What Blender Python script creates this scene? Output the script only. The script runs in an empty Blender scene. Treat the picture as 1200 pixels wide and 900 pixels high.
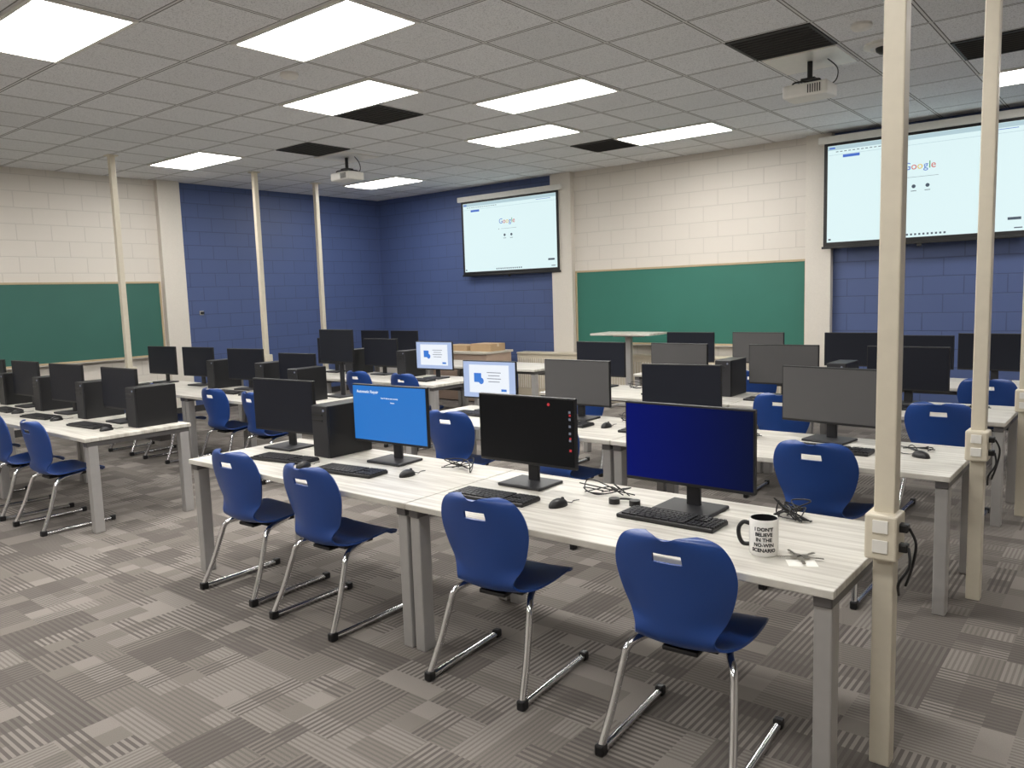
import bpy, bmesh, math, random
from mathutils import Vector, Matrix
random.seed(7)
sc=bpy.context.scene
sc.view_settings.view_transform='Standard'
COL=sc.collection
H=3.64; XL=-12.06; XR=3.2; YB=10.745; YF=-3.5; TZ=0.74; T=0.67
def s2l(c):
    return tuple(((v/255)/12.92 if v/255<=.04045 else ((v/255+.055)/1.055)**2.4) for v in c)
# ---------------------------------------------------------------- materials
def newmat(n):
    m=bpy.data.materials.new(n); m.use_nodes=True
    nt=m.node_tree; b=nt.nodes['Principled BSDF']; return m,nt,b
def mat(n,rgb,rough=.5,metal=0,var=.06,scale=20,spec=.5,bump=0):
    m,nt,b=newmat(n)
    c=s2l(rgb)
    nz=nt.nodes.new('ShaderNodeTexNoise'); nz.inputs['Scale'].default_value=scale
    tc=nt.nodes.new('ShaderNodeTexCoord'); nt.links.new(tc.outputs['Object'],nz.inputs['Vector'])
    mx=nt.nodes.new('ShaderNodeMix'); mx.data_type='RGBA'
    mx.inputs[6].default_value=(*[v*(1-var) for v in c],1); mx.inputs[7].default_value=(*[min(1,v*(1+var)) for v in c],1)
    nt.links.new(nz.outputs['Fac'],mx.inputs[0]); nt.links.new(mx.outputs[2],b.inputs['Base Color'])
    b.inputs['Roughness'].default_value=rough; b.inputs['Metallic'].default_value=metal
    b.inputs['Specular IOR Level'].default_value=spec
    if bump:
        bp=nt.nodes.new('ShaderNodeBump'); bp.inputs['Strength'].default_value=bump; bp.inputs['Distance'].default_value=.002
        nt.links.new(nz.outputs['Fac'],bp.inputs['Height']); nt.links.new(bp.outputs[0],b.inputs['Normal'])
    return m
def emat(n,rgb,st=1.0,rough=.4):
    m,nt,b=newmat(n); c=s2l(rgb)
    b.inputs['Base Color'].default_value=(.01,.01,.01,1); b.inputs['Roughness'].default_value=rough
    b.inputs['Emission Color'].default_value=(*c,1); b.inputs['Emission Strength'].default_value=st
    return m
class NB:
    def __init__(s,nt): s.nt=nt
    def n(s,t,**k):
        x=s.nt.nodes.new(t)
        for a,v in k.items(): setattr(x,a,v)
        return x
    def m(s,op,a,b=None,c=None):
        x=s.n('ShaderNodeMath',operation=op)
        for i,v in enumerate((a,b,c)):
            if v is None: continue
            if isinstance(v,(int,float)): x.inputs[i].default_value=v
            else: s.nt.links.new(v,x.inputs[i])
        return x.outputs[0]
    def mix(s,f,a,b):
        x=s.n('ShaderNodeMix',data_type='RGBA')
        for i,v in ((0,f),(6,a),(7,b)):
            if isinstance(v,(int,float)): x.inputs[i].default_value=v
            elif isinstance(v,tuple): x.inputs[i].default_value=(*v,1)
            else: s.nt.links.new(v,x.inputs[i])
        return x.outputs[2]
    def pos(s):
        g=s.n('ShaderNodeNewGeometry'); p=s.n('ShaderNodeSeparateXYZ'); s.nt.links.new(g.outputs['Position'],p.inputs[0]); return p.outputs,g.outputs['Position']
    def comb(s,a,b,c=0.):
        x=s.n('ShaderNodeCombineXYZ')
        for i,v in enumerate((a,b,c)):
            if isinstance(v,(int,float)): x.inputs[i].default_value=v
            else: s.nt.links.new(v,x.inputs[i])
        return x.outputs[0]
CREAM=s2l((210,204,195)); BLUEW=s2l((74,90,134))
def wallmat(n,axis,rules):
    """painted block wall. axis: 'x' for a wall running along X. rules: list of (lo,hi) ranges painted blue"""
    m,nt,b=newmat(n); k=NB(nt); p,_=k.pos(); a=p[0] if axis=='x' else p[1]
    v=k.comb(a,p[2])
    br=k.n('ShaderNodeTexBrick'); nt.links.new(v,br.inputs['Vector'])
    br.inputs['Scale'].default_value=1; br.inputs['Brick Width'].default_value=.445; br.inputs['Row Height'].default_value=.222
    br.inputs['Mortar Size'].default_value=.008; br.inputs['Mortar Smooth'].default_value=.5
    br.inputs['Color1'].default_value=(1,1,1,1); br.inputs['Color2'].default_value=(.965,.965,.965,1); br.inputs['Mortar'].default_value=(.70,.70,.70,1)
    f=0.
    for lo,hi in rules:
        g=k.m('MULTIPLY',k.m('GREATER_THAN',a,lo),k.m('LESS_THAN',a,hi)); f=g if f==0. else k.m('MAXIMUM',f,g)
    base=k.mix(f,CREAM,BLUEW)
    mort=k.mix(f,k.mix(.55,br.outputs['Color'],(1.,1.,1.)),br.outputs['Color'])
    mu=k.n('ShaderNodeMix',data_type='RGBA',blend_type='MULTIPLY'); mu.inputs[0].default_value=1
    nt.links.new(base,mu.inputs[6]); nt.links.new(mort,mu.inputs[7]); nt.links.new(mu.outputs[2],b.inputs['Base Color'])
    nz=k.n('ShaderNodeTexNoise'); nz.inputs['Scale'].default_value=90
    hgt=k.m('ADD',k.m('MULTIPLY',br.outputs['Fac'],-1.),k.m('MULTIPLY',nz.outputs['Fac'],.25))
    bp=k.n('ShaderNodeBump'); bp.inputs['Strength'].default_value=.4; bp.inputs['Distance'].default_value=.005
    nt.links.new(hgt,bp.inputs['Height']); nt.links.new(bp.outputs[0],b.inputs['Normal'])
    b.inputs['Roughness'].default_value=.5
    return m
def ceilmat():
    m,nt,b=newmat('ceiling_tile'); k=NB(nt); p,P=k.pos()
    def line(a,off,w):
        fr=k.m('FRACT',k.m('DIVIDE',k.m('SUBTRACT',a,off),T)); d=k.m('MINIMUM',fr,k.m('SUBTRACT',1.,fr)); return k.m('LESS_THAN',d,w/T)
    edge_shade=k.m('MAXIMUM',line(p[0],-5.42,.018),line(p[1],5.13-T/2,.018))  # dark band along the T-bars: their shadow line, painted into the colour
    nar=k.m('MAXIMUM',line(p[0],-5.42,.009),line(p[1],5.13-T/2,.009))
    nz=k.n('ShaderNodeTexNoise'); nz.inputs['Scale'].default_value=110; nz.inputs['Detail'].default_value=3; nt.links.new(P,nz.inputs['Vector'])
    sp=k.m('MULTIPLY',k.m('GREATER_THAN',nz.outputs['Fac'],.57),.7)
    wn=k.n('ShaderNodeTexWhiteNoise',noise_dimensions='2D')
    fl=k.comb(k.m('FLOOR',k.m('DIVIDE',k.m('SUBTRACT',p[0],-5.42),T)),k.m('FLOOR',k.m('DIVIDE',k.m('SUBTRACT',p[1],5.13-T/2),T)))
    nt.links.new(fl,wn.inputs['Vector'])
    base=k.mix(k.m('MULTIPLY',wn.outputs['Value'],1.),s2l((221,222,224)),s2l((233,234,236)))
    c=k.mix(sp,base,s2l((186,187,190))); c=k.mix(edge_shade,c,s2l((104,103,103))); c=k.mix(nar,c,s2l((212,212,212)))
    nt.links.new(c,b.inputs['Base Color']); b.inputs['Roughness'].default_value=.9; return m
def carpetmat():
    m,nt,b=newmat('carpet'); k=NB(nt); p,P=k.pos()
    def wn(v,off=0.):
        w=k.n('ShaderNodeTexWhiteNoise',noise_dimensions='3D')
        nt.links.new(v,w.inputs['Vector']); return w.outputs['Value']
    S=.67
    ti=k.comb(k.m('FLOOR',k.m('DIVIDE',p[0],S)),k.m('FLOOR',k.m('DIVIDE',p[1],S)),1.)
    r=wn(ti); sw=k.m('GREATER_THAN',r,.5)
    def sel(a,c,f): return k.m('ADD',k.m('MULTIPLY',a,f),k.m('MULTIPLY',c,k.m('SUBTRACT',1.,f)))
    qx=sel(p[0],p[1],sw); qy=sel(p[1],p[0],sw)
    pa=wn(k.comb(k.m('FLOOR',k.m('DIVIDE',qx,.1117)),k.m('FLOOR',k.m('DIVIDE',qy,.2233)),k.m('MULTIPLY',r,17.)))
    pb=wn(k.comb(k.m('FLOOR',k.m('DIVIDE',qx,.2233)),k.m('FLOOR',k.m('DIVIDE',qy,.335)),5.))
    pc_=wn(k.comb(k.m('FLOOR',k.m('DIVIDE',qx,.335)),k.m('FLOOR',k.m('DIVIDE',qy,.1117)),9.))
    lev=k.m('ADD',k.m('MULTIPLY',pa,.4),k.m('MULTIPLY',pb,.6))
    st=k.m('FRACT',k.m('DIVIDE',qx,.0279)); stripe=k.m('GREATER_THAN',st,.5)
    st2=k.m('FRACT',k.m('DIVIDE',qy,.0223)); stripe2=k.m('GREATER_THAN',st2,.55)
    A=s2l((150,144,138)); B=s2l((130,124,118)); Cc=s2l((90,85,82)); Dk=s2l((88,83,80))
    c=k.mix(k.m('GREATER_THAN',pc_,.5),A,B)
    c=k.mix(k.m('MULTIPLY',k.m('MULTIPLY',stripe,k.m('GREATER_THAN',lev,.42)),.9),c,Cc)
    c=k.mix(k.m('MULTIPLY',k.m('GREATER_THAN',lev,.64),.65),c,Dk)
    c=k.mix(k.m('MULTIPLY',k.m('MULTIPLY',stripe2,k.m('LESS_THAN',lev,.36)),.5),c,Cc)
    nz=k.n('ShaderNodeTexNoise'); nz.inputs['Scale'].default_value=240; nt.links.new(P,nz.inputs['Vector'])
    nz2=k.n('ShaderNodeTexNoise'); nz2.inputs['Scale'].default_value=1.3; nz2.inputs['Detail'].default_value=4; nt.links.new(P,nz2.inputs['Vector'])
    c2=k.mix(k.m('MULTIPLY',nz.outputs['Fac'],.4),c,s2l((84,80,77)))
    c2=k.mix(k.m('MULTIPLY',nz2.outputs['Fac'],.3),c2,s2l((122,116,110)))
    nt.links.new(c2,b.inputs['Base Color']); b.inputs['Roughness'].default_value=.95; b.inputs['Specular IOR Level'].default_value=.1
    bp=k.n('ShaderNodeBump'); bp.inputs['Strength'].default_value=.5; bp.inputs['Distance'].default_value=.004
    nt.links.new(nz.outputs['Fac'],bp.inputs['Height']); nt.links.new(bp.outputs[0],b.inputs['Normal'])
    return m
def woodmat():
    m,nt,b=newmat('whitewashed_laminate'); k=NB(nt); p,P=k.pos()
    v=k.comb(k.m('MULTIPLY',p[0],2.2),k.m('MULTIPLY',p[1],38.),p[2])
    nz=k.n('ShaderNodeTexNoise'); nz.inputs['Scale'].default_value=1.; nz.inputs['Detail'].default_value=6; nz.inputs['Distortion'].default_value=.4; nt.links.new(v,nz.inputs['Vector'])
    rp=k.n('ShaderNodeValToRGB'); nt.links.new(nz.outputs['Fac'],rp.inputs[0])
    rp.color_ramp.elements[0].position=.33; rp.color_ramp.elements[0].color=(*s2l((178,173,164)),1)
    rp.color_ramp.elements[1].position=.60; rp.color_ramp.elements[1].color=(*s2l((208,205,197)),1)
    nt.links.new(rp.outputs[0],b.inputs['Base Color']); b.inputs['Roughness'].default_value=.4; return m
M_ceil=ceilmat(); M_carpet=carpetmat(); M_wood=woodmat()
M_cream=mat('cream_paint',(212,206,196),.45,bump=.1,scale=60)
M_pole=mat('pole_paint',(208,200,182),.4)
M_edge=mat('table_edge',(196,190,178),.5)
M_alu=mat('grey_metal',(172,170,168),.4,.35)
M_rail=mat('dark_rail',(104,102,102),.4,.5)
M_blue=mat('blue_plastic',(30,66,134),.34,var=.04,scale=8)
M_chrome=mat('chrome',(215,215,218),.14,1.)
M_black=mat('black_plastic',(20,20,22),.42)
M_dark=mat('charcoal_plastic',(34,34,38),.5)
M_off=mat('dark_screen',(32,34,42),.42,spec=.14,scale=3)
M_black2=mat('near_black_screen',(16,17,20),.42,spec=.14,scale=3)
M_off2=mat('painted_reflection_screen',(80,79,80),.45,spec=.4,scale=3)  # switched-off screen; reflection of bright walls put into the grey base colour
M_white=mat('white_plastic',(226,224,218),.4)
M_green=mat('chalkboard_green',(44,108,94),.6,scale=2,var=.08)
M_green2=mat('chalkboard_dark_green',(46,96,86),.6,scale=2,var=.08)
M_oak=mat('oak_trim',(176,158,128),.5)
M_tray=mat('tray_metal',(170,166,158),.4,.6)
M_vent=mat('vent_black',(44,43,42),.6)
M_beige=mat('beige_enamel',(200,190,170),.45)
M_desk=mat('desk_wood',(178,156,140),.5)
M_card=mat('cardboard',(184,156,122),.8)
M_tape=mat('packing_tape',(206,190,160),.3)
M_paper=mat('paper',(238,236,230),.7)
M_key=mat('key_metal',(150,146,138),.3,.9)
M_mug=mat('mug_glaze',(236,234,230),.2)
M_base=mat('baseboard_rubber',(50,48,48),.6)
M_light=emat('diffuser',(255,252,247),24)
M_scr=emat('projected_page',(216,238,240),1.05,.8)
M_scrbar=emat('projected_bar',(178,204,212),1.0,.8)
M_sblue=emat('projected_blue',(70,110,200),1.0,.8)
M_sdark=emat('projected_dark',(70,84,98),1.0,.8)
M_gB=emat('letter_blue',(80,120,200),1,.8);M_gR=emat('letter_red',(205,90,80),1,.8);M_gY=emat('letter_yellow',(225,190,80),1,.8);M_gG=emat('letter_green',(80,160,100),1,.8)
M_d2=emat('display_blue',(18,112,196),1.0); M_dw=emat('display_pale',(172,190,226),1.0); M_dwin=emat('display_window',(236,242,250),1.0)
M_db=emat('display_icon_blue',(50,120,210),1.); M_txt=emat('display_text_white',(225,235,245),1.0); M_red=emat('icon_red',(190,40,50),.9)
M_tgrey=emat('icon_grey',(120,125,140),.8)
M_tblk=mat('print_black',(18,18,20),.5)
def deepblue():
    m,nt,b=newmat('display_deep_blue'); k=NB(nt)
    tc=k.n('ShaderNodeTexCoord'); sp=k.n('ShaderNodeSeparateXYZ'); nt.links.new(tc.outputs['Object'],sp.inputs[0])
    f=k.m('MULTIPLY_ADD',sp.outputs[0],1.5,.5)
    c=k.mix(f,s2l((0,10,104)),s2l((4,10,38)))
    nt.links.new(c,b.inputs['Emission Color']); b.inputs['Emission Strength'].default_value=.9; b.inputs['Base Color'].default_value=(.003,.005,.012,1); b.inputs['Roughness'].default_value=.45; b.inputs['Specular IOR Level'].default_value=.06
    return m
M_deep=deepblue()
# ---------------------------------------------------------------- mesh helpers
def box(bm,c,s,bev=0.,R=None,seg=2):
    M=Matrix.Translation(Vector(c))@(R.to_4x4() if R else Matrix.Identity(4))@Matrix.Diagonal((*s,1))
    r=bmesh.ops.create_cube(bm,size=1,matrix=M)
    if bev>0:
        es={e for v in r['verts'] for e in v.link_edges}
        bmesh.ops.bevel(bm,geom=list(es),offset=bev,segments=seg,affect='EDGES',profile=.5)
def cyl(bm,c,r,h,seg=24,R=None,r2=None):
    M=Matrix.Translation(Vector(c))@(R.to_4x4() if R else Matrix.Identity(4))
    bmesh.ops.create_cone(bm,cap_ends=True,segments=seg,radius1=r,radius2=r if r2 is None else r2,depth=h,matrix=M)
def catmull(P,n=6):
    P=[Vector(p) for p in P]; Q=[P[0]]+P+[P[-1]]; out=[]
    for i in range(1,len(Q)-2):
        a,b,c,d=Q[i-1],Q[i],Q[i+1],Q[i+2]
        for j in range(n):
            t=j/n; out.append(.5*((2*b)+(c-a)*t+(2*a-5*b+4*c-d)*t*t+(3*b-a-3*c+d)*t**3))
    out.append(P[-1]); return out
def tube(bm,pts,r,seg=8,n=6):
    pts=catmull(pts,n) if n>1 else [Vector(p) for p in pts]
    rings=[]; prev=None
    for i,p in enumerate(pts):
        t=(pts[min(i+1,len(pts)-1)]-pts[max(i-1,0)]).normalized()
        if prev is None:
            a=t.cross(Vector((0,0,1))); 
            if a.length<1e-3: a=t.cross(Vector((0,1,0)))
            a.normalize()
        else:
            a=prev-t*prev.dot(t); a.normalize()
        prev=a; b=t.cross(a)
        rings.append([bm.verts.new(p+r*(math.cos(2*math.pi*k/seg)*a+math.sin(2*math.pi*k/seg)*b)) for k in range(seg)])
    for A,B in zip(rings,rings[1:]):
        for k in range(seg): bm.faces.new((A[k],A[(k+1)%seg],B[(k+1)%seg],B[k]))
    bm.faces.new(rings[0][::-1]); bm.faces.new(rings[-1])
def lathe(bm,prof,seg=28):
    rings=[[bm.verts.new((r*math.cos(2*math.pi*k/seg),r*math.sin(2*math.pi*k/seg),z)) for k in range(seg)] for r,z in prof]
    for A,B in zip(rings,rings[1:]):
        for k in range(seg): bm.faces.new((A[k],A[(k+1)%seg],B[(k+1)%seg],B[k]))
    bm.faces.new(rings[0][::-1]); bm.faces.new(rings[-1])
def mesh(fn,m,smooth=False):
    bm=bmesh.new(); fn(bm); bmesh.ops.recalc_face_normals(bm,faces=bm.faces)
    me=bpy.data.meshes.new('m'); bm.to_mesh(me); bm.free(); me.materials.append(m)
    if smooth:
        for p in me.polygons: p.use_smooth=True
        try: me.set_sharp_from_angle(angle=math.radians(40))
        except Exception: pass
    return me
def boxm(c,s,m,bev=0.,R=None): return mesh(lambda b:box(b,c,s,bev,R),m)
def ob(name,me,parent=None,loc=(0,0,0),rot=(0,0,0)):
    o=bpy.data.objects.new(name,me); COL.objects.link(o); o.location=loc; o.rotation_euler=rot
    if parent: o.parent=parent
    return o
def thing(name,label,cat,loc,yaw,parts,group=None,scale=1.):
    e=bpy.data.objects.new(name,None); COL.objects.link(e); e.empty_display_size=.1
    e.location=loc; e.rotation_euler=(0,0,math.radians(yaw)); e.scale=(scale,)*3
    e['label']=label; e['category']=cat
    if group: e['group']=group
    def add(pl,par):
        for p in pl:
            o=ob(p[0],p[1],par)
            if len(p)>3:
                for a,v in p[3].items(): o[a]=v
            if len(p)>2 and p[2]: add(p[2],o)
    add(parts,e); return e
def single(name,label,cat,me,loc=(0,0,0),yaw=0,group=None):
    o=ob(name,me,None,loc,(0,0,math.radians(yaw))); o['label']=label; o['category']=cat
    if group: o['group']=group
    return o
def struct(name,me):
    o=ob(name,me); o['kind']='structure'; return o
def textm(body,size,m,M=Matrix.Identity(4),align='CENTER',ext=.0008,warp=None,off=0.):
    cu=bpy.data.curves.new('t','FONT'); cu.body=body; cu.size=size; cu.align_x=align; cu.extrude=ext; cu.resolution_u=3; cu.offset=off
    o=bpy.data.objects.new('t',cu); COL.objects.link(o)
    dg=bpy.context.evaluated_depsgraph_get(); me=bpy.data.meshes.new_from_object(o.evaluated_get(dg))
    bpy.data.objects.remove(o); me.materials.clear(); me.materials.append(m)
    if warp:
        for v in me.vertices: v.co=warp(v.co)
    else: me.transform(M)
    return me
FRONT=Matrix.Rotation(math.pi/2,4,'X')
RX90=Matrix.Rotation(math.pi/2,3,'X'); RY90=Matrix.Rotation(math.pi/2,3,'Y')
def joinmesh(mes,m):
    bm=bmesh.new()
    for q in mes: bm.from_mesh(q)
    me=bpy.data.meshes.new('m'); bm.to_mesh(me); bm.free(); me.materials.append(m); return me
# ---------------------------------------------------------------- room
struct('floor',boxm(((XL+XR)/2,(YB+YF)/2,-.1),(XR-XL+.4,YB-YF+.4,.2),M_carpet))
struct('ceiling',boxm(((XL+XR)/2,(YB+YF)/2,H+.1),(XR-XL+.4,YB-YF+.4,.2),M_ceil))
struct('wall_back',boxm(((XL+XR)/2,YB+.1,H/2),(XR-XL,.2,H),wallmat('block_wall_back','x',[(-20,-7.57),(-3.46,9)])))
struct('wall_left',boxm((XL-.1,(YB+YF)/2,H/2),(.2,YB-YF+.4,H),wallmat('block_wall_left','y',[(6.4,20)])))
struct('wall_right',boxm((XR+.1,(YB+YF)/2,H/2),(.2,YB-YF+.4,H),wallmat('block_wall_right','y',[(50,51)])))
struct('wall_front',boxm(((XL+XR)/2,YF-.1,H/2),(XR-XL,.2,H),wallmat('block_wall_front','x',[(50,51)])))
PD=.10
struct('trim_1',boxm((-7.565,YB-PD/2,H/2),(.40,PD,H),M_cream,.004))
struct('trim_2',boxm((-3.46,YB-PD/2,H/2),(.33,PD,H),M_cream,.004))
struct('trim_3',boxm((XL+PD/2,6.38,H/2),(PD,.36,H),M_cream,.004))
struct('baseboard_back',boxm(((XL+XR)/2,YB-.006-PD,.05),(XR-XL-.3,.012,.1),M_base))
struct('baseboard_left',boxm((XL+PD+.006,(YB+YF)/2,.05),(.012,YB-YF-.3,.1),M_base))
# chalkboards
def chalkboard(w,hh,mm):
    def fr(b):
        for zz in (0,hh): box(b,(w/2,-.012,zz),(w+.03,.024,.03),.003)
        for xx in (0,w): box(b,(xx,-.012,hh/2),(.03,.024,hh),.003)
    return [('board_surface',boxm((w/2,-.008,hh/2),(w,.012,hh),mm)),('frame',mesh(fr,M_oak)),('chalk_tray',boxm((w/2,-.045,-.02),(w-.1,.07,.02),M_tray,.004))]
thing('chalkboard','long green chalkboard with thin wooden frame on cream block wall','chalkboard',(-7.34,YB-.001,.90),0,chalkboard(3.70,1.15,M_green))
thing('chalkboard','green chalkboard with thin frame beside the cream pilaster','chalkboard',(XL+.001,1.98,.95),90,chalkboard(4.18,1.13,M_green2))
# ---------------------------------------------------------------- ceiling lights
def lf(b):
    for yy in (-1,1): box(b,(0,yy*(T/2-.02),-.008),(2*T-.01,.03,.016),.002)
    for xx in (-1,1): box(b,(xx*(T-.02),0,-.008),(.03,T-.05,.016),.002)
light_parts=[('fixture_frame',mesh(lf,M_white)),('diffuser',boxm((0,0,-.006),(2*T-.07,T-.07,.010),M_light))]
LP=[(-6.09,2.45),(-4.75,3.79),(-6.09,5.13),(-4.75,6.47),(-6.09,7.81),(-4.75,9.15),(-10.11,5.80),(-10.11,9.15),(-.73,9.15),
    (-2.07,3.79),(1.28,6.47),(-.73,1.11),(-10.11,2.45),(-4.75,1.11),(-9.44,-.9),(-6.09,-1.5),(-2.07,-1.5)]
for x,y in LP: thing('ceiling_light','recessed fluorescent ceiling panel glowing warm white','ceiling light',(x,y,H),0,light_parts,'fluorescent ceiling panels')
def vg(b):
    box(b,(0,0,-.003),(T-.05,T-.05,.004))
    for i in range(9): box(b,(0,-.26+i*.065,-.010),(T-.06,.006,.012),R=Matrix.Rotation(.5,3,'X'))
def vf(b):
    for s in (-1,1):
        box(b,(0,s*(T/2-.018),-.006),(T-.01,.02,.012)); box(b,(s*(T/2-.018),0,-.006),(.02,T-.03,.012))
vent_parts=[('vent_grille',mesh(vg,M_vent)),('vent_frame',mesh(vf,M_vent))]
for x,y in [(-6.425,5.80),(-8.435,6.47),(-5.755,9.15),(-2.405,6.47),(-1.065,7.81),(-.395,7.81)]:
    thing('ceiling_vent','dark square air vent set into the tiled ceiling','vent',(x,y,H),0,vent_parts,'ceiling air vents')
det=mesh(lambda b:lathe(b,[(.075,0),(.078,-.02),(.06,-.04),(.02,-.048)]),M_white,True)
single('smoke_detector','round white smoke detector on the ceiling','smoke detector',det,(-5.79,4.24,H))
single('smoke_detector','small round white smoke detector on the ceiling','smoke detector',det,(-1.80,6.46,H))
thing('ceiling_camera','round white ceiling camera with dark centre','camera',(-1.80,7.12,H),0,[('housing',mesh(lambda b:lathe(b,[(.16,0),(.16,-.02),(.11,-.035),(.10,-.03)]),M_white,True)),('lens_dome',mesh(lambda b:lathe(b,[(.07,-.03),(.065,-.055),(.04,-.075),(.01,-.082)]),M_black,True))])
# projectors
def pj_mount(b):
    cyl(b,(0,0,-.08),.022,.16); box(b,(0,0,-.165),(.12,.12,.02),.004)
    for s in (-1,1):
        for t in (-1,1): tube(b,[(0,0,-.17),(s*.10,t*.08,-.185),(s*.12,t*.09,-.21)],.008,6,3)
    tube(b,[(.12,.05,-.23),(.20,.06,-.19),(.22,.03,-.10),(.14,.02,-.01)],.005,6,5)
pj_parts=[('mount',mesh(pj_mount,M_black)),
 ('mount_plate',boxm((0,0,-.006),(T-.06,T-.06,.012),M_white)),
 ('projector_body',mesh(lambda b:box(b,(0,0,-.265),(.38,.28,.11),.02,seg=3),M_white,False)),
 ('lens',mesh(lambda b:cyl(b,(-.09,.15,-.265),.038,.05,24,RX90),M_black,True)),
 ('vent_slots',mesh(lambda b:[box(b,(.03+i*.02,-.141,-.265),(.008,.004,.07)) for i in range(6)],M_dark))]
for x,y in [(-8.60,7.14),(-2.405,7.14)]:
    thing('projector','white video projector hanging from a black ceiling mount','projector',(x,y,H),0,pj_parts,'ceiling projectors')
# ---------------------------------------------------------------- projection screens
def proj_screen(loc,w=2.25):
    def dark(b):
        box(b,(w/2,0,.65),(w,.004,1.30))
    img=boxm((w/2,-.003,.65),(w-.09,.003,1.20),M_scr)
    kids=[]
    Z=lambda f:.05+1.20*f
    kids.append(('browser_toolbar',mesh(lambda b:[box(b,(w/2,-.006,Z(.975)),(w-.09,.002,.05)),box(b,(w/2,-.006,Z(.905)),(w-.12,.002,.004))],M_scrbar)))
    kids.append(('page_banner',mesh(lambda b:[box(b,(.33,-.008,Z(.885)),(.20,.002,.034),0),box(b,(w-.3,-.008,Z(.94)),(.3,.002,.006)),box(b,(.10,-.008,Z(.975)),(.07,.002,.02))],M_sblue)))
    def task(b):
        for i in range(-6,7): box(b,(w/2+i*.045,-.007,Z(.028)),(.022,.002,.022))
        box(b,(.08,-.007,Z(.028)),(.03,.002,.02)); box(b,(w-.12,-.007,Z(.028)),(.08,.002,.012)); box(b,(w-.16,-.007,Z(.115)),(.13,.002,.03))
        for i in range(14): box(b,(.16+i*.05,-.007,Z(.935)),(.03,.002,.008))
    kids.append(('taskbar_icons',mesh(task,M_sdark)))
    def short(b):
        for s in (-1,1):
            cyl(b,(w/2+s*.075,-.007,Z(.50)),.022,.002,20,RX90)
            box(b,(w/2+s*.075,-.007,Z(.455)),(.06,.002,.007))
        box(b,(w/2-.20,-.007,Z(.59)),(.012,.002,.012)); box(b,(w/2+.02,-.007,Z(.59)),(.34,.002,.003))
    kids.append(('page_shortcuts',mesh(short,M_sdark)))
    ltr=[('G',-.170,M_gB),('o',-.085,M_gR),('o',-.012,M_gY),('g',.058,M_gB),('l',.106,M_gG),('e',.150,M_gR)]
    for ch,dx,mm in ltr:
        kids.append(('page_letter',textm(ch,.120,mm,Matrix.Translation((w/2+dx*.89,-.008,Z(.665)))@FRONT)))
    parts=[('screen_fabric',mesh(dark,M_tblk)),('screen_image',img,kids),
     ('housing',boxm((w/2,.02,1.33),(w+.14,.10,.09),M_white,.01)),
     ('bottom_bar',boxm((w/2,0,-.015),(w+.04,.02,.03),M_black,.004)),
     ('pull_handle',boxm((w/2,0,-.045),(.05,.008,.03),M_black)),
     ('mount_bracket',boxm((.05,.075,1.35),(.03,.08,.05),M_white)),('mount_bracket',boxm((w-.05,.075,1.35),(.03,.08,.05),M_white))]
    return thing('projection_screen','pulled-down projection screen showing a web search page','projection screen',loc,0,parts,'projection screens')
proj_screen((-9.72,YB-.12,2.09),2.13); proj_screen((-3.36,YB-.20,2.20))
# ---------------------------------------------------------------- tables
TL,TD=2.0,.85
def table_parts():
    L=TL-.006
    top=mesh(lambda b:box(b,(0,0,TZ-.015),(L,TD,.03),.004),M_wood)
    P=[('tabletop',top)]
    for sx in (-1,1):
        for sy in (-1,1):
            P.append(('leg',boxm((sx*(L/2-.04),sy*(TD/2-.06),.34),(.062,.075,.68),M_alu,.006),[('foot',mesh(lambda b:cyl(b,(sx*(L/2-.04),sy*(TD/2-.06),.006),.022,.012,12),M_black))]))
        P.append(('end_rail',boxm((sx*(L/2-.04),0,.69),(.062,TD-.03,.038),M_rail,.004)))
    for sy in (-1,1): P.append(('apron',boxm((0,sy*.22,.69),(L-.15,.04,.035),M_rail)))
    P.append(('cable_tray',boxm((0,.30,.62),(L-.4,.10,.06),M_rail,.005)))
    return P
tp=table_parts()
ROWS=[2.95,4.80,6.66,8.51]
for i,y in enumerate(ROWS):
    for x in (-1.755,-3.755): thing('table','long computer table with whitewashed wood-look top and grey metal legs','table',(x,y,0),0,tp,'computer tables')
    for x in (-7.2,-9.2): thing('table','long computer table with whitewashed wood-look top and grey metal legs','table',(x,y-.03,0),0,tp,'computer tables')
# ---------------------------------------------------------------- poles
def pole_parts():
    def boxo(b): box(b,(0,-.02,.85),(.105,.115,.16),.008)
    def plug(z,pts):
        return mesh(lambda b:[box(b,(.062,-.03,z),(.035,.035,.03),.005),tube(b,pts,.005,6)],M_black)
    return [('post',mesh(lambda b:box(b,(0,0,H/2),(.068,.068,H),.005),M_pole)),
            ('outlet_box',mesh(boxo,M_pole),[('outlet',boxm((0,-.080,z),(.05,.006,.045),M_white,.002)) for z in (.89,.82)]),
            ('plug',plug(.885,[(.08,-.03,.885),(.10,-.02,.83),(.085,.0,.74),(.06,.03,.66)])),('plug',plug(.815,[(.08,-.03,.815),(.09,-.06,.76),(.06,-.07,.70),(.05,-.02,.64)])),
            ('ceiling_plate',boxm((0,0,H-.006),(.13,.13,.012),M_pole))]
pp=pole_parts()
for y in (2.895,4.755,6.66): thing('power_pole','cream square power pole with outlet box beside a table end','pole',(-.695,y,0),0,pp,'floor to ceiling power poles')
for x,y in ((-10.40,4.82),(-10.45,6.92),(-10.82,8.30)): thing('power_pole','cream square power pole rising to the tiled ceiling','pole',(x,y,0),180,pp,'floor to ceiling power poles')
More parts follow.
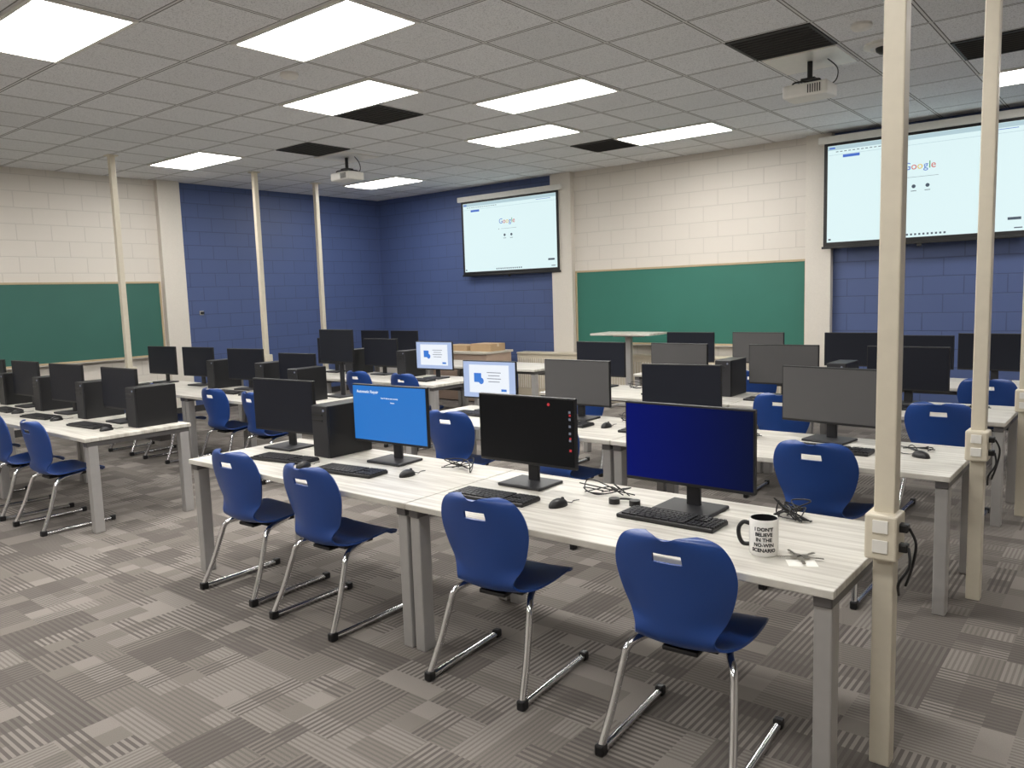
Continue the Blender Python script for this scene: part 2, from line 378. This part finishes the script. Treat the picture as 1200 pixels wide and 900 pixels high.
# ---------------------------------------------------------------- chairs
def chair_parts():
    ctl=[(.285,.408,.150),(.278,.425,.190),(.250,.442,.216),(.16,.448,.230),(.05,.440,.228),(-.04,.430,.206),(-.105,.434,.172),(-.148,.468,.150),(-.160,.54,.176),(-.170,.62,.208),(-.184,.71,.228),(-.198,.78,.220),(-.210,.83,.192),(-.216,.850,.150),(-.219,.857,.095)]
    P=catmull(ctl,5); NU=24
    split=min(range(len(P)),key=lambda i:(P[i]-Vector((-.13,.448,.16))).length)
    slo=min(range(len(P)),key=lambda i:abs(P[i].y-.768)); shi=min(range(len(P)),key=lambda i:abs(P[i].y-.800))
    if shi<=slo: shi=slo+1
    def pt(i,j):
        p=P[i]; u=-1+2*j/NU
        b=max(0,min(1,(p.y-.43)/.14)); b=b*b*(3-2*b)
        y=p.x+b*.055*u*u; z=p.y+(1-b)*(.018*u*u if p.x<.21 else .018*u*u*(.285-p.x)/.075)
        return (p.z*u,y,z)
    def build(i0,i1,bm):
        g=[[bm.verts.new(pt(i,j)) for j in range(NU+1)] for i in range(i0,i1+1)]
        for a in range(i1-i0):
            ia=a+i0
            for j in range(NU):
                u=-1+2*(j+.5)/NU
                if slo<=ia<shi and abs(u)<.29: continue
                bm.faces.new((g[a][j],g[a][j+1],g[a+1][j+1],g[a+1][j]))
        bmesh.ops.recalc_face_normals(bm,faces=bm.faces)
        bmesh.ops.solidify(bm,geom=list(bm.faces),thickness=.010)
    seat=mesh(lambda b:build(0,split,b),M_blue,True); back=mesh(lambda b:build(split,len(P)-1,b),M_blue,True)
    out=[('seat',seat),('backrest',back)]
    for s in (-1,1):
        leg=mesh(lambda b:tube(b,[(s*.10,.16,.412),(s*.13,.06,.406),(s*.175,-.05,.402),(s*.205,-.105,.378),(s*.215,-.130,.32),(s*.232,-.185,.17),(s*.247,-.242,.05),(s*.25,-.250,.024),(s*.25,-.225,.017),(s*.25,-.1,.0165),(s*.25,.1,.0165),(s*.25,.27,.0165)],.0155,12,5),M_chrome,True)
        out.append(('leg',leg,[('glide',mesh(lambda b:box(b,(s*.25,-.25,.022),(.038,.045,.044),.008),M_black)),('glide',mesh(lambda b:box(b,(s*.25,.275,.02),(.038,.04,.04),.008),M_black))]))
    out.append(('seat_bracket',mesh(lambda b:[box(b,(0,.06,.405),(.25,.20,.022),.006),box(b,(0,-.06,.403),(.14,.08,.02),.006)],M_black)))
    return out
cp=chair_parts()
CH=[(-1.30,2.60,4),(-2.24,2.64,5),(-3.42,2.62,1),(-4.17,2.64,2),
 (-1.42,4.50,0),(-3.2,4.5,-4),(-4.12,4.42,3),(-1.15,6.34,0),(-2.3,6.36,3),(-3.18,8.0,0),(-1.1,8.0,2),(-4.2,6.36,0),
 (-6.76,2.50,2),(-7.52,2.50,-3),(-8.6,2.52,0),(-6.74,4.44,-3),(-7.46,4.44,2),(-8.55,4.42,0),(-9.4,4.42,2),(-6.62,6.31,0),(-7.42,6.31,0)]
for x,y,a in CH: thing('chair','blue plastic shell chair with handle slot and chrome sled legs','chair',(x,y,0),a,cp,'blue classroom chairs')
# ---------------------------------------------------------------- monitors
MW,MH=.612,.356
def monitor_parts(scrmat,kids=None,bot=.11,body=M_black):
    zc=bot+MH/2
    def panel(b):
        box(b,(0,.012,zc),(MW,.024,MH),.004); box(b,(0,.035,zc-.02),(MW*.62,.03,MH*.6),.012)
    scr=boxm((0,-.0008,zc+.003),(MW-.014,.0016,MH-.024),scrmat)
    scr_kids=kids(zc) if kids else None
    def stand(b):
        box(b,(0,.065,(bot+MH*.5)/2+.01),(.065,.022,bot+MH*.5),.006); box(b,(0,.055,zc),(.12,.03,.12),.006)
    return [('display_panel',mesh(panel,body)),('screen',scr,scr_kids),('stand',mesh(stand,M_dark)),('base',mesh(lambda b:box(b,(0,.03,.008),(.27,.21,.016),.006),M_dark))]
def k_blue(zc):
    return [('display_text',textm('Automatic Repair',.026,M_txt,Matrix.Translation((-.265,-.003,zc+.125))@FRONT,'LEFT')),
       ('display_text',textm('Your PC did not start correctly',.011,M_txt,Matrix.Translation((-.06,-.003,zc+.095))@FRONT,'LEFT')),
       ('display_text',textm('Restart',.011,M_txt,Matrix.Translation((.02,-.003,zc+.07))@FRONT,'LEFT'))]
def k_icons(zc):
    def f(b):
        for i in range(5): box(b,(.275,-.002,zc+.11-i*.035),(.012,.001,.012))
    return [('display_icons',mesh(f,M_tgrey)),('display_icons',mesh(lambda b:[box(b,(.277,-.0025,zc+.095),(.010,.001,.010)),box(b,(.277,-.0025,zc-.02),(.010,.001,.010)),box(b,(.277,-.0025,zc-.08),(.012,.001,.012)),cyl(b,(.15,-.0025,zc+.142),.008,.001,16,RX90)],M_red))]
def k_setup(zc):
    return [('display_window',boxm((0,-.002,zc+.01),(.46,.001,.26),M_dwin)),
            ('display_icon',mesh(lambda b:[box(b,(-.13,-.003,zc+.02),(.085,.001,.085),0),cyl(b,(-.09,-.0032,zc-.01),.030,.001,20,RX90)],M_db)),
            ('display_button',boxm((.17,-.003,zc-.09),(.06,.001,.022),M_db)),
            ('display_text',mesh(lambda b:[box(b,(.06,-.003,zc+.07-i*.028),(.16-.03*(i%2),.001,.006)) for i in range(4)],M_tgrey))]
off=monitor_parts(M_off); grey=monitor_parts(M_off2); deep=monitor_parts(M_deep); bl=monitor_parts(M_d2,k_blue); ic=monitor_parts(M_black2,k_icons); wh=monitor_parts(M_dw,k_setup); tall=monitor_parts(M_off,bot=.38)
LM=dict(off='black flat monitor switched off on its stand',grey='black monitor with blank screen greyed by painted reflection on its stand',deep='black monitor showing a deep blue glow',bl='black monitor showing a bright blue repair screen',ic='black monitor with tiny icons down one edge',wh='black monitor showing a pale window with blue icon',tall='black monitor raised high on its stand')
MP=dict(off=off,grey=grey,deep=deep,bl=bl,ic=ic,wh=wh,tall=tall)
MON=[('off',-4.50,3.08,4,1),('bl',-3.52,3.14,3,1),('ic',-2.47,3.12,1,1),('deep',-1.57,3.12,-1,1.02),
 ('wh',-4.35,5.02,3,.92),('grey',-3.45,5.01,0,.99),('off',-2.60,5.08,8,.96),('grey',-1.56,5.02,-8,1),
 ('off',-4.42,6.86,-4,1),('grey',-3.51,6.82,-4,1),('grey',-2.52,6.86,2,1),('off',-1.52,6.86,-2,1),
 ('off',-4.29,8.63,0,1),('grey',-3.48,8.68,-3,1),('off',-2.44,8.70,1,1),('off',-1.80,8.70,0,.95),('off',-1.17,8.68,-3,1),
 ('off',-8.88,3.06,2,1),('off',-7.90,3.06,4,1),('off',-6.83,3.06,1,1),('off',-9.75,3.06,0,1),
 ('off',-9.80,4.96,4,1),('off',-9.00,5.0,5,1),('off',-7.98,5.0,6,1),('off',-7.04,5.02,5,.93),('tall',-6.42,5.06,-4,.93),
 ('wh',-6.72,6.76,2,.96),('off',-7.75,6.82,2,1),('off',-8.7,6.8,3,1),('off',-9.9,8.6,4,1),('off',-9.2,8.6,0,1)]
for k,x,y,a,s in MON: thing('monitor',LM[k],'monitor',(x,y,TZ),a,MP[k],'computer monitors',s)
# keyboards and mice
def kbp():
    def keys(b):
        for r in range(6):
            n=[15,14,14,13,12,8][r]; w=.30/n if r<5 else .30/8
            for i in range(n): box(b,(-.205+w*(i+.5),.055-r*.0225,.021),(w*.84,.018,.007))
            for i in range(3): box(b,(.117+i*.02,.055-r*.0225,.021),(.016,.018,.007)) if r not in (3,) else None
            for i in range(3): box(b,(.179+i*.019,.055-r*.0225,.021),(.015,.018,.007))
    return [('keyboard_body',mesh(lambda b:box(b,(0,0,.009),(.45,.155,.018),.005),M_black)),('keys',mesh(keys,M_dark),None,{'kind':'stuff'}),]
kp=kbp()
def mousep():
    def body(b):
        bmesh.ops.create_uvsphere(b,u_segments=20,v_segments=12,radius=1,matrix=Matrix.Translation((0,0,.004))@Matrix.Diagonal((.032,.055,.034,1)))
        bmesh.ops.bisect_plane(b,geom=b.verts[:]+b.edges[:]+b.faces[:],plane_co=(0,0,.0),plane_no=(0,0,-1),clear_outer=True)
        es=[e for e in b.edges if e.is_boundary]
        if es: bmesh.ops.holes_fill(b,edges=es)
    return [('mouse_body',mesh(body,M_black,True)),('scroll_wheel',mesh(lambda b:cyl(b,(0,.028,.030),.009,.007,14,RY90),M_dark,True)),
            ('mouse_cord',mesh(lambda b:tube(b,[(0,.052,.012),(.008,.08,.004),(-.01,.11,.004),(.0,.14,.004)],.002,6),M_black))]
mp=mousep()
for x,y,a in [(-4.17,2.84,8),(-3.53,2.83,6),(-2.45,2.83,3),(-1.56,2.95,0),(-4.3,4.80,0),(-3.4,4.76,0),(-1.45,4.74,0),(-2.65,4.75,4),(-3.5,6.55,0),(-2.52,6.6,0),(-1.5,6.6,0),(-8.75,2.82,0),(-7.85,2.80,6),(-6.85,2.80,4),(-9.6,4.7,0),(-7.9,4.72,0),(-7.05,4.72,0),(-6.75,6.5,0)]:
    thing('keyboard','black full-size desktop keyboard on the table','keyboard',(x,y,TZ),a,kp,'computer keyboards')
for x,y,a in [(-3.88,2.77,10),(-3.17,2.94,0),(-2.10,2.88,-10),(-.98,4.80,60),(-3.05,4.80,0),(-8.4,2.80,0),(-7.5,2.80,0),(-6.48,2.78,5),(-2.15,6.60,0),(-7.55,4.68,0)]:
    thing('computer_mouse','small black computer mouse with thin cord','mouse',(x,y,TZ),a,mp,'computer mice')
# computer towers
def pcp():
    return [('case',mesh(lambda b:box(b,(0,0,.165),(.155,.34,.33),.006),M_black)),
            ('front_panel',mesh(lambda b:[box(b,(0,-.175,.165),(.150,.012,.325),.004)],M_dark),[('power_button',mesh(lambda b:cyl(b,(.045,-.183,.30),.008,.006,14,RX90),M_tgrey)),('drive_slot',boxm((-.02,-.182,.27),(.10,.003,.012),M_black)),('drive_slot',boxm((-.02,-.182,.235),(.10,.003,.012),M_black))])]
pc=pcp()
for x,y,a in [(-4.02,3.19,0),(-6.42,3.14,0),(-7.38,3.14,0),(-8.4,3.16,0),(-9.33,3.16,0),(-8.49,5.04,0),(-7.5,5.04,0),(-6.45,4.72,0),(-7.2,6.84,0),(-8.2,6.84,0),(-3.0,6.86,0),(-2.02,6.88,0)]:
    thing('desktop_computer','black upright desktop computer case on the table','computer',(x,y,TZ),a,pc,'desktop computers')
# cable bundles
def cables(seed,w=.15,n=4,h=.07):
    rnd=random.Random(seed)
    def f(b):
        for i in range(n):
            pts=[(rnd.uniform(-w,w),rnd.uniform(-.07,.07),.006)]
            for j in range(3): pts.append((rnd.uniform(-w,w)*.8,rnd.uniform(-.06,.06),rnd.uniform(.006,h)))
            pts.append((rnd.uniform(-w,w),rnd.uniform(-.07,.07),.006))
            tube(b,pts,.003,6,6)
    return mesh(f,M_black,True)
cm=[cables(s) for s in (1,2,3)]; cl=[cables(s,.10,3,.02) for s in (5,6)]; cbig=cables(14,.10,8,.085)
for i,(x,y,big) in enumerate([(-1.15,3.26,2),(-2.03,3.16,1),(-3.0,3.22,1),(-2.98,5.08,1),(-1.04,5.0,0),(-3.93,5.12,0),(-2.05,4.95,0),(-3.96,6.86,1),(-1.02,6.86,0),(-3.88,8.7,0)]):
    o=single('cable_bundle','loose thin black computer cables on the table','cables',cbig if big==2 else (cm if big else cl)[i%2],(x,y,TZ),0,'loose cables'); o['kind']='stuff'
thing('headset','small black folded headset lying by the keyboard','headset',(-1.86,3.07,TZ),10,[('headband',mesh(lambda b:tube(b,[(-.05,0,.012),(-.045,.04,.012),(0,.055,.012),(.045,.04,.012),(.05,0,.012)],.005,8),M_black,True))]+[('ear_cup',mesh(lambda b:cyl(b,(s*.05,0,.0125),.026,.025,18),M_black,True)) for s in (-1,1)])
# ---------------------------------------------------------------- mug, keys, paper
Rm=.052
def mugb(b): lathe(b,[(.046,0),(.050,.004),(Rm,.012),(Rm,.135),(.050,.138),(.047,.135),(.046,.10)])
def wrap(yo):
    def w(c):
        a=c.x/(Rm+.001); rr=Rm+.0012+c.z*.5
        return Vector((rr*math.sin(a),-rr*math.cos(a),c.y+yo))
    return w
lines=["I DON'T","BELIEVE","IN THE","NO-WIN","SCENARIO"]
mt=joinmesh([textm(t,.0185,M_tblk,warp=wrap(.099-.0195*i),ext=.0006,off=.0006) for i,t in enumerate(lines)],M_tblk)
def mug_in(b):
    seg=28
    A=[b.verts.new((.0468*math.cos(2*math.pi*k/seg),.0468*math.sin(2*math.pi*k/seg),.1365)) for k in range(seg)]
    B=[b.verts.new((.046*math.cos(2*math.pi*k/seg),.046*math.sin(2*math.pi*k/seg),.104)) for k in range(seg)]
    for k in range(seg): b.faces.new((A[k],A[(k+1)%seg],B[(k+1)%seg],B[k]))
    b.faces.new(B)
thing('mug','tall white mug with black lettering, handle and dark inside','mug',(-1.08,2.76,TZ),21,[('mug_body',mesh(mugb,M_mug,True)),('inner_glaze',mesh(mug_in,M_black,True)),('mug_handle',mesh(lambda b:tube(b,[(-.050,0,.112),(-.072,0,.116),(-.088,0,.095),(-.088,0,.062),(-.074,0,.036),(-.050,0,.034)],.008,10),M_black,True)),('printed_text',mt)])
single('paper_slip','small white slip of paper under the keys','paper',boxm((0,0,.0006),(.10,.07,.0012),M_paper),(-.93,2.73,TZ),30)
def keyf(a,l):
    R=Matrix.Rotation(a,3,'Z')
    def f(b):
        box(b,R@Vector((l*.5+.03,0,.008)),(l,.008,.0022),.0005,R); cyl(b,R@Vector((.022,0,.008)),.013,.0025,18)
        for i in range(4): box(b,R@Vector((l*.5+.03+i*.007,.005,.008)),(.004,.005,.002),0,R)
    return mesh(f,M_key)
thing('key_ring','bunch of metal keys on a ring lying on the table','keys',(-.95,2.77,TZ+.0012),0,
 [('ring',mesh(lambda b:tube(b,[(.018*math.cos(t*math.pi/6),.018*math.sin(t*math.pi/6),.006+.003*math.sin(t)) for t in range(12)],.0016,6),M_key,True))]+[('key',keyf(a,l)) for a,l in ((.3,.05),(1.2,.045),(2.4,.055),(3.6,.05),(5.2,.045))])
# ---------------------------------------------------------------- back wall furniture
def lect():
    return [('tabletop',boxm((0,0,1.09),(1.0,.55,.03),M_wood,.004)),('column',mesh(lambda b:[box(b,(0,0,.55),(.09,.07,1.06),.006),box(b,(0,0,1.06),(.5,.08,.03),.004)],M_alu)),('foot',mesh(lambda b:[box(b,(s*.22,0,.02),(.06,.5,.04),.008) for s in (-1,1)]+[box(b,(0,0,.03),(.45,.08,.04),.006)],M_alu))]
thing('standing_desk','tall white standing desk on a grey centre column','desk',(-6.0,10.1,0),0,lect())
def conv(w):
    def gr(b):
        n=int(w/.045)
        for i in range(n): box(b,(-w/2+.03+i*(w-.06)/(n-1),-.115,.40),(.014,.012,.50))
    return [('cover',mesh(lambda b:box(b,(0,0,.36),(w,.22,.72),.01),M_beige)),('grille_fins',mesh(gr,M_cream),None,{'kind':'stuff'}),('top_cap',mesh(lambda b:box(b,(0,0,.735),(w,.25,.03),.005),M_beige))]
for x in (-7.55,-5.93,-4.31): thing('wall_radiator','beige finned radiator cover along the back wall','radiator',(x,YB-.25,0),0,conv(1.6),'radiator covers')
def desk():
    return [('desktop',boxm((0,0,.80),(1.5,.7,.035),M_edge,.004)),('front_panel',boxm((0,-.30,.40),(1.44,.03,.76),M_desk)),('side_panel',boxm((-.72,0,.39),(.03,.62,.78),M_desk)),('side_panel',boxm((.72,0,.39),(.03,.62,.78),M_desk)),('drawer_unit',boxm((.45,0,.42),(.42,.55,.70),M_desk,.004),[('drawer_handle',boxm((.45,.285,.25+i*.2),(.12,.015,.015),M_tray)) for i in range(3)])]
thing('teacher_desk','pale brown wooden teacher desk with light top','desk',(-8.95,9.75,0),0,desk())
def carton(w,d,h):
    return [('carton_body',boxm((0,0,h/2),(w,d,h),M_card,.003)),('packing_tape',mesh(lambda b:[box(b,(0,0,h+.0004),(w,.05,.001)),box(b,(-w/2,0,h*.8),(.001,.05,h*.4)),box(b,(w/2,0,h*.8),(.001,.05,h*.4))],M_tape))]
for x,w,h in ((-8.45,.44,.12),(-9.0,.5,.09)):
    thing('cardboard_box','flat tan cardboard box lying on the teacher desk','box',(x,9.75,.8175),0,carton(w,.36,h),'cardboard boxes')
thing('low_cabinet','long pale low cabinet with two doors against the blue wall','cabinet',(-10.9,10.38,0),0,[('cabinet_body',boxm((0,0,.40),(1.6,.5,.80),M_beige,.005)),('cabinet_top',boxm((0,0,.815),(1.64,.54,.03),M_white,.004)),('door',boxm((-.4,-.26,.40),(.76,.02,.72),M_cream,.003),[('door_knob',mesh(lambda b:cyl(b,(-.08,-.28,.45),.012,.02,12,RX90),M_tray))]),('door',boxm((.4,-.26,.40),(.76,.02,.72),M_cream,.003),[('door_knob',mesh(lambda b:cyl(b,(.08,-.28,.45),.012,.02,12,RX90),M_tray))])])
thing('wall_hook','small metal wall hook on the blue block wall','hook',(XL,6.83,1.58),0,[('plate',boxm((.006,0,0),(.012,.07,.07),M_tray,.002)),('peg',mesh(lambda b:cyl(b,(.035,.0,0),.022,.05,14,RY90),M_black,True))])
# ---------------------------------------------------------------- world & camera
w=bpy.data.worlds.new('World'); sc.world=w; w.use_nodes=True; w.node_tree.nodes['Background'].inputs[0].default_value=(.5,.5,.5,1); w.node_tree.nodes['Background'].inputs[1].default_value=.2
yaw,pit,rol=[math.radians(v) for v in (39.241,6.481,-1.841)]
fw=Vector((-math.sin(yaw)*math.cos(pit),math.cos(yaw)*math.cos(pit),-math.sin(pit))); rt=Vector((math.cos(yaw),math.sin(yaw),0)); up=rt.cross(fw)
r=math.cos(rol)*rt+math.sin(rol)*up; u=-math.sin(rol)*rt+math.cos(rol)*up
cd=bpy.data.cameras.new('camera'); cam=bpy.data.objects.new('camera',cd); COL.objects.link(cam)
cd.sensor_width=36; cd.lens=924.3/1200*36
M=Matrix((r,u,-fw)).transposed().to_4x4(); M.translation=Vector((0,0,1.72)); cam.matrix_world=M
sc.camera=cam
